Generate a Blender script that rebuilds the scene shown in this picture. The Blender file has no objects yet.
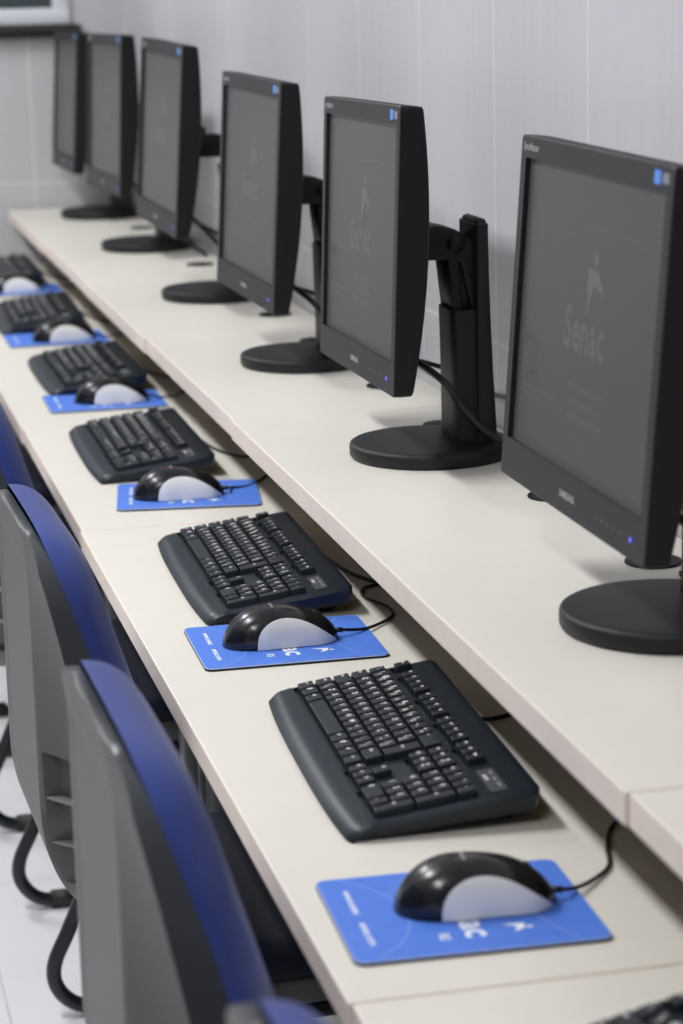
import bpy, bmesh, math, random
from mathutils import Vector, Matrix
random.seed(7)
PI = math.pi
scene = bpy.context.scene
COL = scene.collection
U = 0.80            # width of one desk unit (m)
ZS = 0.86           # top of raised shelf
ZD = 0.7168         # top of keyboard desk
XF = -0.2172        # front edge of keyboard desk (front edge of raised shelf is x = 0)
XW = 0.3369         # tiled wall behind the desks
YE = 6.03 * U       # end wall
XL, YB, ZC = -3.4, -3.4, 2.75

# ------------------------------------------------------------------ materials
MATS = {}
def mat(name, col, rough=0.5, metal=0.0, spec=0.5, bump=0.0, bscale=300.0, var=0.0, vscale=8.0,
        emit=None, estr=0.0, coat=0.0, sheen=0.0, trans=0.0):
    if name in MATS: return MATS[name]
    m = bpy.data.materials.new(name); m.use_nodes = True
    nt = m.node_tree; b = nt.nodes['Principled BSDF']
    b.inputs['Base Color'].default_value = (*col, 1)
    b.inputs['Roughness'].default_value = rough
    b.inputs['Metallic'].default_value = metal
    b.inputs['Specular IOR Level'].default_value = spec
    b.inputs['Coat Weight'].default_value = coat
    b.inputs['Sheen Weight'].default_value = sheen
    b.inputs['Transmission Weight'].default_value = trans
    if emit:
        b.inputs['Emission Color'].default_value = (*emit, 1)
        b.inputs['Emission Strength'].default_value = estr
    tc = nt.nodes.new('ShaderNodeTexCoord')
    if bump:
        n = nt.nodes.new('ShaderNodeTexNoise'); n.inputs['Scale'].default_value = bscale
        n.inputs['Detail'].default_value = 4
        bp = nt.nodes.new('ShaderNodeBump'); bp.inputs['Strength'].default_value = bump
        bp.inputs['Distance'].default_value = 0.001
        nt.links.new(tc.outputs['Object'], n.inputs['Vector'])
        nt.links.new(n.outputs['Fac'], bp.inputs['Height'])
        nt.links.new(bp.outputs['Normal'], b.inputs['Normal'])
    if var:
        n = nt.nodes.new('ShaderNodeTexNoise'); n.inputs['Scale'].default_value = vscale
        n.inputs['Detail'].default_value = 5
        r = nt.nodes.new('ShaderNodeValToRGB')
        r.color_ramp.elements[0].position = 0.3; r.color_ramp.elements[1].position = 0.7
        r.color_ramp.elements[0].color = (*[c * (1 - var) for c in col], 1)
        r.color_ramp.elements[1].color = (*[min(1, c * (1 + var)) for c in col], 1)
        nt.links.new(tc.outputs['Object'], n.inputs['Vector'])
        nt.links.new(n.outputs['Fac'], r.inputs['Fac'])
        nt.links.new(r.outputs['Color'], b.inputs['Base Color'])
    MATS[name] = m
    return m

def tile_mat(name, col, grout, h_axis, h_off, h_size, v_off, v_size, w=0.0045, rough=0.35):
    """wall or floor tiles: grout lines at h_off + k*h_size along h_axis, v_off + k*v_size along the other"""
    m = bpy.data.materials.new(name); m.use_nodes = True
    nt = m.node_tree; b = nt.nodes['Principled BSDF']; L = nt.links.new
    tc = nt.nodes.new('ShaderNodeTexCoord'); sp = nt.nodes.new('ShaderNodeSeparateXYZ')
    L(tc.outputs['Object'], sp.inputs[0])
    def line(out, off, size):
        a = nt.nodes.new('ShaderNodeMath'); a.operation = 'ADD'; a.inputs[1].default_value = -off + size * 50 + size / 2
        L(out, a.inputs[0])
        mo = nt.nodes.new('ShaderNodeMath'); mo.operation = 'MODULO'; mo.inputs[1].default_value = size
        L(a.outputs[0], mo.inputs[0])
        s = nt.nodes.new('ShaderNodeMath'); s.operation = 'SUBTRACT'; s.inputs[1].default_value = size / 2
        L(mo.outputs[0], s.inputs[0])
        ab = nt.nodes.new('ShaderNodeMath'); ab.operation = 'ABSOLUTE'; L(s.outputs[0], ab.inputs[0])
        mr = nt.nodes.new('ShaderNodeMapRange'); mr.inputs['From Min'].default_value = w * 0.35
        mr.inputs['From Max'].default_value = w * 0.65; mr.inputs['To Min'].default_value = 1; mr.inputs['To Max'].default_value = 0
        L(ab.outputs[0], mr.inputs['Value'])
        return mr.outputs['Result']
    va = 'Z' if h_axis != 'Z' and v_size > 0 else 'Y'
    l1 = line(sp.outputs[h_axis], h_off, h_size)
    l2 = line(sp.outputs['Z' if h_axis in 'XY' and not name.startswith('floor') else 'Y'], v_off, v_size)
    mx = nt.nodes.new('ShaderNodeMath'); mx.operation = 'MAXIMUM'; L(l1, mx.inputs[0]); L(l2, mx.inputs[1])
    # fine vertical weave printed on the tiles
    mp = nt.nodes.new('ShaderNodeMapping'); mp.inputs['Scale'].default_value = (60, 60, 3) if not name.startswith('floor') else (6, 6, 6)
    L(tc.outputs['Object'], mp.inputs[0])
    n = nt.nodes.new('ShaderNodeTexNoise'); n.inputs['Scale'].default_value = 1.0; n.inputs['Detail'].default_value = 6
    L(mp.outputs[0], n.inputs['Vector'])
    r = nt.nodes.new('ShaderNodeValToRGB'); r.color_ramp.elements[0].position = .3; r.color_ramp.elements[1].position = .7
    r.color_ramp.elements[0].color = (*[c * .975 for c in col], 1); r.color_ramp.elements[1].color = (*[c * 1.025 for c in col], 1)
    L(n.outputs['Fac'], r.inputs['Fac'])
    mix = nt.nodes.new('ShaderNodeMix'); mix.data_type = 'RGBA'
    L(mx.outputs[0], mix.inputs['Factor']); L(r.outputs['Color'], mix.inputs['A']); mix.inputs['B'].default_value = (*grout, 1)
    L(mix.outputs['Result'], b.inputs['Base Color'])
    bp = nt.nodes.new('ShaderNodeBump'); bp.inputs['Strength'].default_value = .5; bp.inputs['Distance'].default_value = .001; bp.invert = True
    L(mx.outputs[0], bp.inputs['Height']); L(bp.outputs['Normal'], b.inputs['Normal'])
    b.inputs['Roughness'].default_value = rough
    return m

laminate = mat('cream_laminate', (.735, .70, .625), .38, var=.012, vscale=25, bump=.05, bscale=500)
underside = mat('brown_board_underside', (.34, .24, .11), .7, var=.06, vscale=30)
edge_band = mat('pink_beige_edge_band', (.78, .68, .61), .45, var=.03, vscale=30)
black_pl = mat('black_plastic', (.0065, .007, .008), .55, spec=.28, bump=.12, bscale=1400)
stand_pl = mat('black_textured_plastic', (.0085, .0095, .011), .5, spec=.35, bump=.2, bscale=1600)
bezel_m = mat('charcoal_bezel_plastic', (.026, .0265, .0275), .5, spec=.35, bump=.08, bscale=1500)
screen_m = mat('dark_lcd_panel', (.049, .051, .047), .38, spec=.5, emit=(.6, .75, .80), estr=.018)
screen_ink = mat('dim_lcd_picture', (.092, .088, .076), .38, emit=(.9, .82, .68), estr=.026)
screen_ink2 = mat('faint_lcd_arc', (.060, .064, .063), .38, emit=(.8, .85, .85), estr=.020)
recess_m = mat('recess_black', (.006, .008, .009), .5)
logo_grey = mat('pale_grey_print', (.33, .33, .33), .4)
logo_light = mat('silver_badge_print', (.45, .45, .46), .35)
sticker_blue = mat('blue_sticker', (.06, .25, .78), .35)
sticker_grey = mat('grey_sticker', (.20, .22, .23), .4)
led_blue = mat('blue_power_light', (.02, .03, .5), .3, emit=(.13, .17, 1), estr=.8)
kb_m = mat('slate_keyboard_plastic', (.0075, .0135, .021), .38, spec=.4, bump=.1, bscale=1500)
kb_low = mat('keyboard_underside_plastic', (.010, .013, .016), .5)
key_m = mat('charcoal_keycap', (.010, .0145, .020), .42, spec=.4, bump=.1, bscale=2000)
key_well = mat('keyboard_well', (.0065, .009, .012), .5)
legend_m = mat('white_key_legend', (.80, .80, .78), .5)
kb_panel = mat('grey_indicator_panel', (.06, .066, .074), .4)
mouse_blk = mat('glossy_black_mouse_shell', (.010, .011, .013), .22, spec=.6)
mouse_sil = mat('silver_mouse_side', (.84, .85, .86), .36, metal=.0)
cable_m = mat('black_cable', (.010, .011, .012), .45)
pad_blue = mat('blue_pad_cloth', (.075, .20, .70), .55, var=.05, vscale=60, bump=.15, bscale=2500)
pad_rub = mat('black_pad_rubber', (.012, .012, .013), .8)
pad_rim = mat('pale_pad_rim', (.40, .48, .72), .6)
pad_white = mat('white_pad_print', (.85, .88, .95), .55)
pad_line = mat('light_blue_pad_print', (.27, .40, .85), .55)
shell_g = mat('grey_chair_plastic', (.085, .086, .085), .5, bump=.35, bscale=900, var=.04, vscale=6)
rim_g = mat('charcoal_chair_rim', (.042, .047, .054), .30, bump=.1, bscale=700)
rib_g = mat('light_grey_rib', (.20, .20, .205), .45)
blue_v = mat('blue_chair_vinyl', (.016, .040, .22), .45, spec=.55, bump=.12, bscale=900, sheen=.1)
shaded_navy_v = mat('shade_darkened_seat_vinyl', (.003, .005, .016), .6, spec=.3, bump=.12, bscale=900)  # blue seat vinyl darkened to carry the shade under the desks
tube_m = mat('black_steel_tube', (.010, .014, .017), .32)
rub_m = mat('black_rubber', (.014, .016, .017), .6)
steel_g = mat('dark_grey_steel', (.10, .105, .11), .42, var=.03, vscale=9)
shade_bk = mat('under_desk_shade_black', (.012, .012, .013), .6)  # black stands in for the deep shade below the desktop
wall_tile = tile_mat('wall_tile_right', (.53, .525, .56), (.67, .66, .69), 'Y', 1.3297 * U, .4698 * U, ZS + .1399 * U, .60, .0052)
wall_tile_e = tile_mat('wall_tile_end', (.53, .525, .54), (.67, .66, .66), 'X', .075, .376, ZS + .068, .60, .006)
floor_tile = tile_mat('floor_tile', (.74, .73, .76), (.60, .60, .62), 'X', -.95, .6, .35, .6, .004, .22)
plaster = mat('grey_plaster', (.42, .42, .42), .8, var=.02)
ceil_m = mat('ceiling_white', (.85, .85, .84), .9, var=.01)
alu = mat('white_aluminium', (.72, .74, .78), .35)
granite = mat('black_granite', (.022, .022, .022), .25, var=.4, vscale=250)
night_glass = mat('night_window_glass', (.03, .045, .05), .05, spec=.7)
tube_glow = mat('lit_fluorescent_tube', (1, 1, 1), .5, emit=(1, .985, .95), estr=1.2)

# ------------------------------------------------------------------ mesh helpers
def merge(bm, t, mat_i=0, smooth=False, M=None):
    for f in t.faces:
        f.material_index = mat_i; f.smooth = smooth
    if M is not None: bmesh.ops.transform(t, matrix=M, verts=t.verts)
    me = bpy.data.meshes.new('tmp'); t.to_mesh(me); bm.from_mesh(me); bpy.data.meshes.remove(me); t.free()

def box(bm, a, b, bev=0.0, mi=0, seg=2, M=None, edge_mi=None):
    t = bmesh.new(); bmesh.ops.create_cube(t, size=1)
    a, b = Vector(a), Vector(b); c = (a + b) / 2; s = b - a
    for v in t.verts: v.co = Vector((v.co.x * s.x, v.co.y * s.y, v.co.z * s.z)) + c
    if bev: bmesh.ops.bevel(t, geom=list(t.edges), offset=bev, segments=seg, affect='EDGES', profile=.5)
    if edge_mi is None:
        merge(bm, t, mi, bool(bev), M)
    else:
        t.normal_update()
        for f in t.faces:
            f.material_index = mi if f.normal.z > .95 else (2 if f.normal.z < -.95 else edge_mi); f.smooth = False
        if M is not None: bmesh.ops.transform(t, matrix=M, verts=t.verts)
        me = bpy.data.meshes.new('tmp'); t.to_mesh(me); bm.from_mesh(me); bpy.data.meshes.remove(me); t.free()

def prism(bm, pts, z0, z1, bev=0.0, mi=0, M=None, seg=2):
    t = bmesh.new(); vs = [t.verts.new((x, y, z0)) for x, y in pts]
    f = t.faces.new(vs); r = bmesh.ops.extrude_face_region(t, geom=[f])
    for v in [g for g in r['geom'] if isinstance(g, bmesh.types.BMVert)]: v.co.z = z1
    bmesh.ops.recalc_face_normals(t, faces=t.faces)
    if bev:
        es = [e for e in t.edges if abs(e.verts[0].co.z - e.verts[1].co.z) < 1e-7]
        bmesh.ops.bevel(t, geom=es, offset=bev, segments=seg, affect='EDGES', profile=.5)
    merge(bm, t, mi, bool(bev), M)

def rrect(x0, x1, y0, y1, r, n=6):
    o = []
    for cx, cy, a0 in ((x1 - r, y1 - r, 0), (x0 + r, y1 - r, 90), (x0 + r, y0 + r, 180), (x1 - r, y0 + r, 270)):
        for k in range(n + 1):
            a = math.radians(a0 + 90 * k / n); o.append((cx + r * math.cos(a), cy + r * math.sin(a)))
    return o

def spline(P, n=8):
    P = [Vector(p) for p in P]
    Q = [P[0] * 2 - P[1]] + P + [P[-1] * 2 - P[-2]]; o = []
    for i in range(1, len(Q) - 2):
        for k in range(n):
            t = k / n; a, b, c, d = Q[i - 1:i + 3]
            o.append(.5 * ((2 * b) + (c - a) * t + (2 * a - 5 * b + 4 * c - d) * t * t + (3 * b - a - 3 * c + d) * t ** 3))
    o.append(P[-1]); return o

def tube(bm, P, r, seg=10, mi=0, smooth_n=8, M=None):
    P = spline(P, smooth_n) if smooth_n else [Vector(p) for p in P]
    t = bmesh.new(); rings = []; T0 = (P[1] - P[0]).normalized()
    N = T0.orthogonal().normalized()
    for i, p in enumerate(P):
        T = (P[min(i + 1, len(P) - 1)] - P[max(i - 1, 0)]).normalized()
        N = (N - T * N.dot(T)).normalized(); B = T.cross(N)
        rr = r(i / (len(P) - 1)) if callable(r) else r
        rings.append([t.verts.new(p + (N * math.cos(2 * PI * k / seg) + B * math.sin(2 * PI * k / seg)) * rr) for k in range(seg)])
    for a, b in zip(rings, rings[1:]):
        for k in range(seg): t.faces.new((a[k], a[(k + 1) % seg], b[(k + 1) % seg], b[k]))
    t.faces.new(rings[0][::-1]); t.faces.new(rings[-1])
    bmesh.ops.recalc_face_normals(t, faces=t.faces)
    merge(bm, t, mi, True, M)

def cyl(bm, c, r, z0, z1, bev=0.0, mi=0, n=48, ry=None, M=None):
    ry = ry or r
    prism(bm, [(c[0] + r * math.cos(2 * PI * k / n), c[1] + ry * math.sin(2 * PI * k / n)) for k in range(n)], z0, z1, bev, mi, M, 3)

def grid(bm, fn, nu, nv, mi=0, close_u=False, M=None, flip=False):
    t = bmesh.new(); V = [[t.verts.new(fn(i / (nu - (0 if close_u else 1)), j / (nv - 1))) for j in range(nv)] for i in range(nu)]
    for i in range(nu if close_u else nu - 1):
        for j in range(nv - 1):
            q = (V[i][j], V[(i + 1) % nu][j], V[(i + 1) % nu][j + 1], V[i][j + 1])
            try: t.faces.new(q[::-1] if flip else q)
            except ValueError: pass
    bmesh.ops.remove_doubles(t, verts=t.verts, dist=1e-6)
    merge(bm, t, mi, True, M)

_txt = {}
def text_geo(s, size):
    key = (s, size)
    if key not in _txt:
        cu = bpy.data.curves.new('txt', 'FONT'); cu.body = s; cu.size = size; cu.align_x = 'CENTER'; cu.align_y = 'CENTER'
        cu.resolution_u = 2; cu.offset = size * .022
        o = bpy.data.objects.new('txt', cu); COL.objects.link(o)
        dg = bpy.context.evaluated_depsgraph_get(); me = bpy.data.meshes.new_from_object(o.evaluated_get(dg))
        _txt[key] = ([tuple(v.co) for v in me.vertices], [tuple(p.vertices) for p in me.polygons])
        bpy.data.objects.remove(o); bpy.data.curves.remove(cu); bpy.data.meshes.remove(me)
    return _txt[key]

def text(bm, s, size, M, mi=0, sx=1.0):
    vs, fs = text_geo(s, size)
    V = [bm.verts.new(M @ Vector((x * sx, y, z))) for x, y, z in vs]
    for f in fs:
        try: bm.faces.new([V[i] for i in f]).material_index = mi
        except ValueError: pass

def flat(bm, pts, M, mi=0):
    bm.faces.new([bm.verts.new(M @ Vector((x, y, 0))) for x, y in pts]).material_index = mi

def arc_strip(bm, cx, cy, r, a0, a1, w, M, mi=0, n=28):
    for k in range(n):
        a, b = math.radians(a0 + (a1 - a0) * k / n), math.radians(a0 + (a1 - a0) * (k + 1) / n)
        flat(bm, [(cx + q * math.cos(t), cy + q * math.sin(t)) for q, t in ((r, a), (r + w, a), (r + w, b), (r, b))], M, mi)

def build(name, bm, mats, parent=None, loc=None, rot=None):
    me = bpy.data.meshes.new(name); bm.to_mesh(me); bm.free()
    for m in (mats if isinstance(mats, (list, tuple)) else [mats]): me.materials.append(m)
    o = bpy.data.objects.new(name, me); COL.objects.link(o)
    if parent: o.parent = parent
    if loc: o.location = loc
    if rot: o.rotation_euler = rot
    return o

def tag(o, label, cat, group=None):
    o['label'] = label; o['category'] = cat
    if group: o['group'] = group
    return o

def empty(name, loc=(0, 0, 0), rz=0):
    o = bpy.data.objects.new(name, None); COL.objects.link(o); o.location = loc; o.rotation_euler = (0, 0, rz)
    o.empty_display_size = .05
    return o

def structure(name, bm, mats, parent=None):
    o = build(name, bm, mats, parent)
    o['kind'] = 'structure'
    return o

def dup(root):
    kids = {}
    for o in bpy.data.objects:
        if o.parent: kids.setdefault(o.parent, []).append(o)
    def rec(o, parent):
        c = o.copy(); COL.objects.link(c); c.parent = parent
        for ch in kids.get(o, []): rec(ch, c)
        return c
    return rec(root, None)
def child(root, name):
    for o in root.children:
        if o.name.split('.')[0] == name: return o

T = Matrix.Translation
def Rz(a): return Matrix.Rotation(a, 4, 'Z')

# bird mark: slim body, head and a raised wing
BIRD = [(-.10, -1.0), (.02, -.45), (.12, -.05), (.32, .00), (.62, -.06), (.95, -.16), (.72, .14), (.42, .38), (.22, .50),
        (.10, .46), (-.02, .40), (-.22, .46), (-.40, .34), (-.34, .05), (-.22, -.40)]
HEAD = [(.16 * math.cos(2 * PI * k / 14) + .08, .22 * math.sin(2 * PI * k / 14) + .76) for k in range(14)]
def bird(bm, s, M, mi=0):
    flat(bm, [(x * s, y * s) for x, y in BIRD], M, mi); flat(bm, [(x * s, y * s) for x, y in HEAD], M, mi)

# ------------------------------------------------------------------ room
b = bmesh.new(); box(b, (XL - .1, YB - .1, -.1), (XW + .1, YE + .1, 0)); structure('floor', b, floor_tile)
b = bmesh.new(); box(b, (XL - .1, YB - .1, ZC), (XW + .1, YE + .1, ZC + .1)); structure('ceiling', b, ceil_m)
b = bmesh.new(); box(b, (XW, YB - .1, 0), (XW + .1, YE + .1, ZC)); structure('wall_right', b, wall_tile)
b = bmesh.new(); box(b, (XL - .1, YB - .1, 0), (XL, YE + .1, ZC)); structure('wall_left', b, plaster)
b = bmesh.new(); box(b, (XL, YB - .1, 0), (XW, YB, ZC)); structure('wall_back', b, plaster)
wx0, wx1, wz0, wz1 = -1.45, .188, 1.342, 2.25
b = bmesh.new()
box(b, (XL, YE, 0), (XW, YE + .1, wz0)); box(b, (XL, YE, wz1), (XW, YE + .1, ZC))
box(b, (XL, YE, wz0), (wx0, YE + .1, wz1)); box(b, (wx1, YE, wz0), (XW, YE + .1, wz1))
structure('wall_end', b, wall_tile_e)
b = bmesh.new(); fw = .042
box(b, (wx0, YE - .012, wz0), (wx1, YE + .05, wz0 + fw), .003); box(b, (wx0, YE - .012, wz1 - fw), (wx1, YE + .05, wz1), .003)
for x in (wx0, (wx0 + wx1) / 2 - fw / 2, wx1 - fw):
    box(b, (x, YE - .012, wz0 + fw), (x + fw, YE + .05, wz1 - fw), .003)
win = structure('window_1', b, alu)
b = bmesh.new(); box(b, (wx0 + fw, YE + .018, wz0 + fw), (wx1 - fw, YE + .024, wz1 - fw)); build('glass_pane', b, night_glass, win)
b = bmesh.new(); box(b, (wx0 - .04, YE - .035, wz0 - .033), (wx1 + .026, YE + .02, wz0), .003); structure('trim_1', b, granite)

# ------------------------------------------------------------------ ceiling luminaires
def make_light():
    r = empty('ceiling_light')
    b = bmesh.new(); box(b, (-.125, -.62, -.045), (.125, .62, 0), .006); build('housing', b, alu, r)
    for x in (-.06, .06):
        b = bmesh.new(); tube(b, [(x, -.59, -.062), (x, .59, -.062)], .013, 12, smooth_n=0); build('fluorescent_tube', b, tube_glow, r)
    return r
L0 = make_light(); spots = [(-1.12, -1.2), (-1.12, 1.3), (-1.12, 3.7)]
for i, (x, y) in enumerate(spots):
    o = L0 if i == 0 else dup(L0)
    o.location = (x, y, ZC)
    side = 'the desk row' if x > -1.5 else 'the far side of the room'; en = 15 if x > -1.5 else 5
    where = ['behind the camera', 'above the middle keyboards', 'close to the end wall'][i % 3]
    tag(o, f'twin-tube fluorescent ceiling light over {side}, {where}', 'light', 'fluorescent ceiling lights')
    la = bpy.data.lights.new('lamp_glow', 'AREA'); la.shape = 'RECTANGLE'; la.size = .22; la.size_y = 1.2
    la.energy = en * 1.6; la.color = (.975, .985, 1)
    lo = bpy.data.objects.new('lamp_glow', la); COL.objects.link(lo); lo.location = (0, 0, -.085); lo.parent = o

# ------------------------------------------------------------------ desks
def make_desk(n, off):
    r = empty('computer_desk'); L = n * U
    g = .0012
    b = bmesh.new(); box(b, (XF, g, ZD - .027), (XW - .004, L - g, ZD), .0016, 0, 2, edge_mi=1); build('desktop', b, [laminate, edge_band, underside], r)
    b = bmesh.new(); box(b, (0, g, ZS - .028), (XW - .004, L - g, ZS), .0016, 0, 2, edge_mi=1); build('raised_shelf', b, [laminate, edge_band, underside], r)
    for y in (.02, L - .038):
        b = bmesh.new(); box(b, (.17, y, ZD), (XW - .006, y + .018, ZS - .028), .001, edge_mi=1); build('shelf_support', b, [laminate, edge_band, underside], r)
    for y in (.030, L - (.125 if off == -1 else .070)):
        b = bmesh.new()
        box(b, (-.10, y, ZD - .060), (.30, y + .04, ZD - .027), .003)
        box(b, (-.096, y, .03), (-.076, y + .04, ZD - .060), .003)
        box(b, (-.060, y, .03), (-.040, y + .04, ZD - .060), .003)
        box(b, (-.17, y - .005, .008), (.30, y + .045, .035), .008)
        for x in (-.15, .28): cyl(b, (x, y + .02), .014, 0, .01)
        build('leg', b, steel_g, r)
    b = bmesh.new(); box(b, (-.062, L - .30, ZD - .095), (-.044, L - .07, ZD - .027), .002); build('rail_bracket', b, steel_g, r)
    b = bmesh.new(); box(b, (.150, .07, .16), (.166, L - .07, ZD - .027), .001); build('modesty_shade_panel', b, shade_bk, r)  # unseen panel, added in black to keep the space under the desk dark
    for k in range(n):
        for y in (.235 * U, .82 * U):
            b = bmesh.new(); cyl(b, (.268, y + k * U), .030, ZS, ZS + .003, .0012); cyl(b, (.262, y + k * U), .012, ZS + .003, ZS + .0045, .0005)
            build('cable_grommet', b, black_pl, r)
    r.location = (dj[off], off * U, 0); tag(r, dl[off], 'desk', 'row of joined computer desks')
    return r
dj = {-1: .0025, 0: 0, 2: .003, 3: 0, 4: .002, 5: -.001}
dl = {-1: 'cream desk unit cut off by the lower right corner, holding only a keyboard corner',
      0: 'long cream two-level desk carrying the two nearest monitors and two nearest mouse pads',
      2: 'cream two-level desk under the third monitor from the front',
      3: 'cream two-level desk under the fourth monitor from the front',
      4: 'cream two-level desk next to last in the row',
      5: 'last cream two-level desk, touching the end wall'}
for off, n in ((-1, 1), (0, 2)): make_desk(n, off)
D2 = make_desk(1, 2)
for off in (3, 4, 5):
    o = dup(D2); o.location = (dj[off], off * U, 0); tag(o, dl[off], 'desk', 'row of joined computer desks')
b = bmesh.new()
tube(b, [(XW - .004, y * U, ZS + z) for y, z in ((5.9, .004), (5.5, .03), (4.63, .046), (4.2, .046), (3.7, .03), (3.35, .033), (3.14, .037), (2.7, .030), (2.24, .021), (2.08, .023), (1.77, .043), (1.68, .048), (1.3, .03), (.9, .02), (.5, .03), (.1, .0034), (-.3, .0034))], .0028, 8)
tag(build('network_cable', b, cable_m), 'thin black cable running along the tiled wall behind the monitors', 'cable')

# ------------------------------------------------------------------ monitor
PW, PH = .4285, .3452
def make_monitor():
    r = empty('monitor')
    # stand: disc base, column, sleeve, hinge arm
    b = bmesh.new(); grid(b, lambda i, j: ((lambda q: (q[0] * .94 * math.cos(2 * PI * i) - .007, q[0] * .94 * math.sin(2 * PI * i), q[1]))([(.0, 0), (.106, 0), (.1085, .002), (.110, .005), (.110, .015), (.1088, .018), (.106, .0196), (.100, .0205), (.06, .023), (.0, .0245)][round(j * 9)])), 72, 10, close_u=True)
    bmesh.ops.recalc_face_normals(b, faces=b.faces)
    build('stand_base', b, stand_pl, r)
    b = bmesh.new()
    def col(i, j):       # rear column: tapered plan, wider at the foot
        z = .010 + j * .285; a = 2 * PI * i
        wy = .040 + .010 * (1 - j) ** 3; x0 = .044 - .006 * (1 - j) ** 6; x1 = .063 + .009 * (1 - j) ** 1.5
        c, s = math.cos(a), math.sin(a); e = .35
        return ((x0 + x1) / 2 + (x1 - x0) / 2 * math.copysign(abs(c) ** e, c), wy * math.copysign(abs(s) ** e, s), z)
    grid(b, col, 40, 24, close_u=True)
    t = bmesh.new(); pts = [t.verts.new(col(i / 40, 1)) for i in range(40)]; t.faces.new(pts); merge(b, t)
    box(b, (.046, -.036, .275), (.062, .036, .302), .007)
    build('stand_column', b, stand_pl, r)
    b = bmesh.new()
    def slv(i, j):
        z = .010 + j * .178; a = 2 * PI * i; wy = .036 + .010 * (1 - j) ** 2.5; x0 = .013 + .004 * (1 - j); x1 = .052
        c, s = math.cos(a), math.sin(a); e = .4
        return ((x0 + x1) / 2 + (x1 - x0) / 2 * math.copysign(abs(c) ** e, c), wy * math.copysign(abs(s) ** e, s), z)
    grid(b, slv, 40, 16, close_u=True)
    t = bmesh.new(); pts = [t.verts.new(slv(i / 40, 1)) for i in range(40)]; t.faces.new(pts); merge(b, t)
    build('column_sleeve', b, stand_pl, r)
    b = bmesh.new()      # slider wedge behind the hinge
    Mx = Matrix.Rotation(PI / 2, 4, 'X')
    prism(b, [(.024, .262), (.034, .266), (.048, .266), (.050, .19), (.040, .176), (.026, .176)], -.022, .022, .003, M=Mx)
    prism(b, [(.010, .252), (.024, .254), (.032, .180), (.018, .180)], -.030, .030, .003, M=Mx)
    build('height_slider', b, black_pl, r)
    b = bmesh.new()
    prism(b, [(-.030, .290), (-.018, .297), (.0, .299), (.020, .294), (.050, .278), (.050, .21), (.044, .182), (.028, .250), (.02, .256), (-.030, .256)], -.030, .030, .004, M=Mx)
    tube(b, [(.022, -.032, .276), (.022, .032, .276)], .012, 20, smooth_n=0)
    build('tilt_arm', b, black_pl, r)
    # panel: local frame x = right of the screen, y = up, z = out of the screen
    b = bmesh.new()
    w, h = PW / 2, PH / 2; bl, br_, bt, bb = .0165, .0165, .022, .040
    o_ = rrect(-w, w, -h, h, .005, 4); outer = []
    for p_, q_ in zip(o_, o_[1:] + o_[:1]):
        m_ = max(1, round(math.dist(p_, q_) / .02))
        outer += [(p_[0] + (q_[0] - p_[0]) * k / m_, p_[1] + (q_[1] - p_[1]) * k / m_) for k in range(m_)]
    n = len(outer)
    inner = []
    for x, y in outer:    # matching ring of the opening
        inner.append((max(-w + bl, min(w - br_, x)), max(-h + bb, min(h - bt, y))))
    ring = lambda pts, z, f=1.0: [b.verts.new((x * f, y * f, z)) for x, y in pts]
    sh = lambda pts, d: [(x - math.copysign(d, x), y - math.copysign(d, y)) for x, y in pts]
    def band(A, B, mi, sm=False):
        for i in range(n):
            f = b.faces.new((A[i], A[(i + 1) % n], B[(i + 1) % n], B[i])); f.material_index = mi; f.smooth = sm
    r_in2 = ring(inner, -.0060); r_in = ring(inner, 0); r_out = ring(sh(outer, .0012), 0); r_e = ring(outer, -.0012)
    band(r_in, r_in2, 2); band(r_out, r_in, 0)
    band(r_e, r_out, 0)
    def depth(u, v): return .0270 + .0020 * v + .0130 * (1 - v * v) + .020 * (1 - abs(u) ** 2.2) * (1 - v * v)
    dp = [depth(x / w, y / h) for x, y in outer]
    r_s = [b.verts.new((x, y, -d * .45)) for (x, y), d in zip(outer, dp)]
    r_b = [b.verts.new((x * .996, y * .996, -d + .002)) for (x, y), d in zip(outer, dp)]
    r_b2 = [b.verts.new((x * .985, y * .985, -d)) for (x, y), d in zip(outer, dp)]
    band(r_s, r_e, 1); band(r_b, r_s, 1); band(r_b2, r_b, 1)
    prev = r_b2
    for f in (.9, .78, .62, .44, .26, .1):
        cur = [b.verts.new((x * f, y * f, -depth(x * f / w, y * f / h))) for x, y in outer]
        band(cur, prev, 1, True); prev = cur
    b.faces.new(prev[::-1]).material_index = 1
    # rear boss that takes the arm
    box(b, (-.040, -.020, -.084), (.040, .020, -.055), .005, 1)
    build('casing', b, [bezel_m, black_pl, recess_m], r)
    b = bmesh.new(); SW, SH = PW - bl - br_ + .002, PH - bt - bb + .002
    box(b, (-w + bl - .001, -h + bb - .001, -.009), (w - br_ + .001, h - bt + .001, -.0055)); build('screen', b, screen_m, r)
    cxs, cys = 0, (bb - bt) / 2
    b = bmesh.new(); Z = T((0, cys, -.0052))
    bird(b, .033, Z @ T((.014, .040, 0)) @ Matrix.Diagonal((1.25, 1, 1, 1)) @ Rz(-.15), 0)
    build('screen_emblem', b, screen_ink, r)
    b = bmesh.new(); text(b, 'Senac', .056, Z @ T((.000, -.008, 0)), 0, .90)
    build('screen_title', b, screen_ink, r); b = bmesh.new()
    for q, ww in ((-.060, .098), (-.074, .090), (-.088, .102)):
        flat(b, [(.015 - ww / 2, q - .0035), (.015 + ww / 2, q - .0035), (.015 + ww / 2, q + .0035), (.015 - ww / 2, q + .0035)], Z, 0)
    build('screen_text_lines', b, screen_ink2, r)
    b = bmesh.new()
    arc_strip(b, .07, .092 - .6, .6, 79, 115, .0018, Z, 0, 40)
    build('screen_arc', b, screen_ink2, r); b = bmesh.new()
    text(b, '1921', .026, Z @ T((-.158, -.040, 0)), 0, .9)
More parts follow.
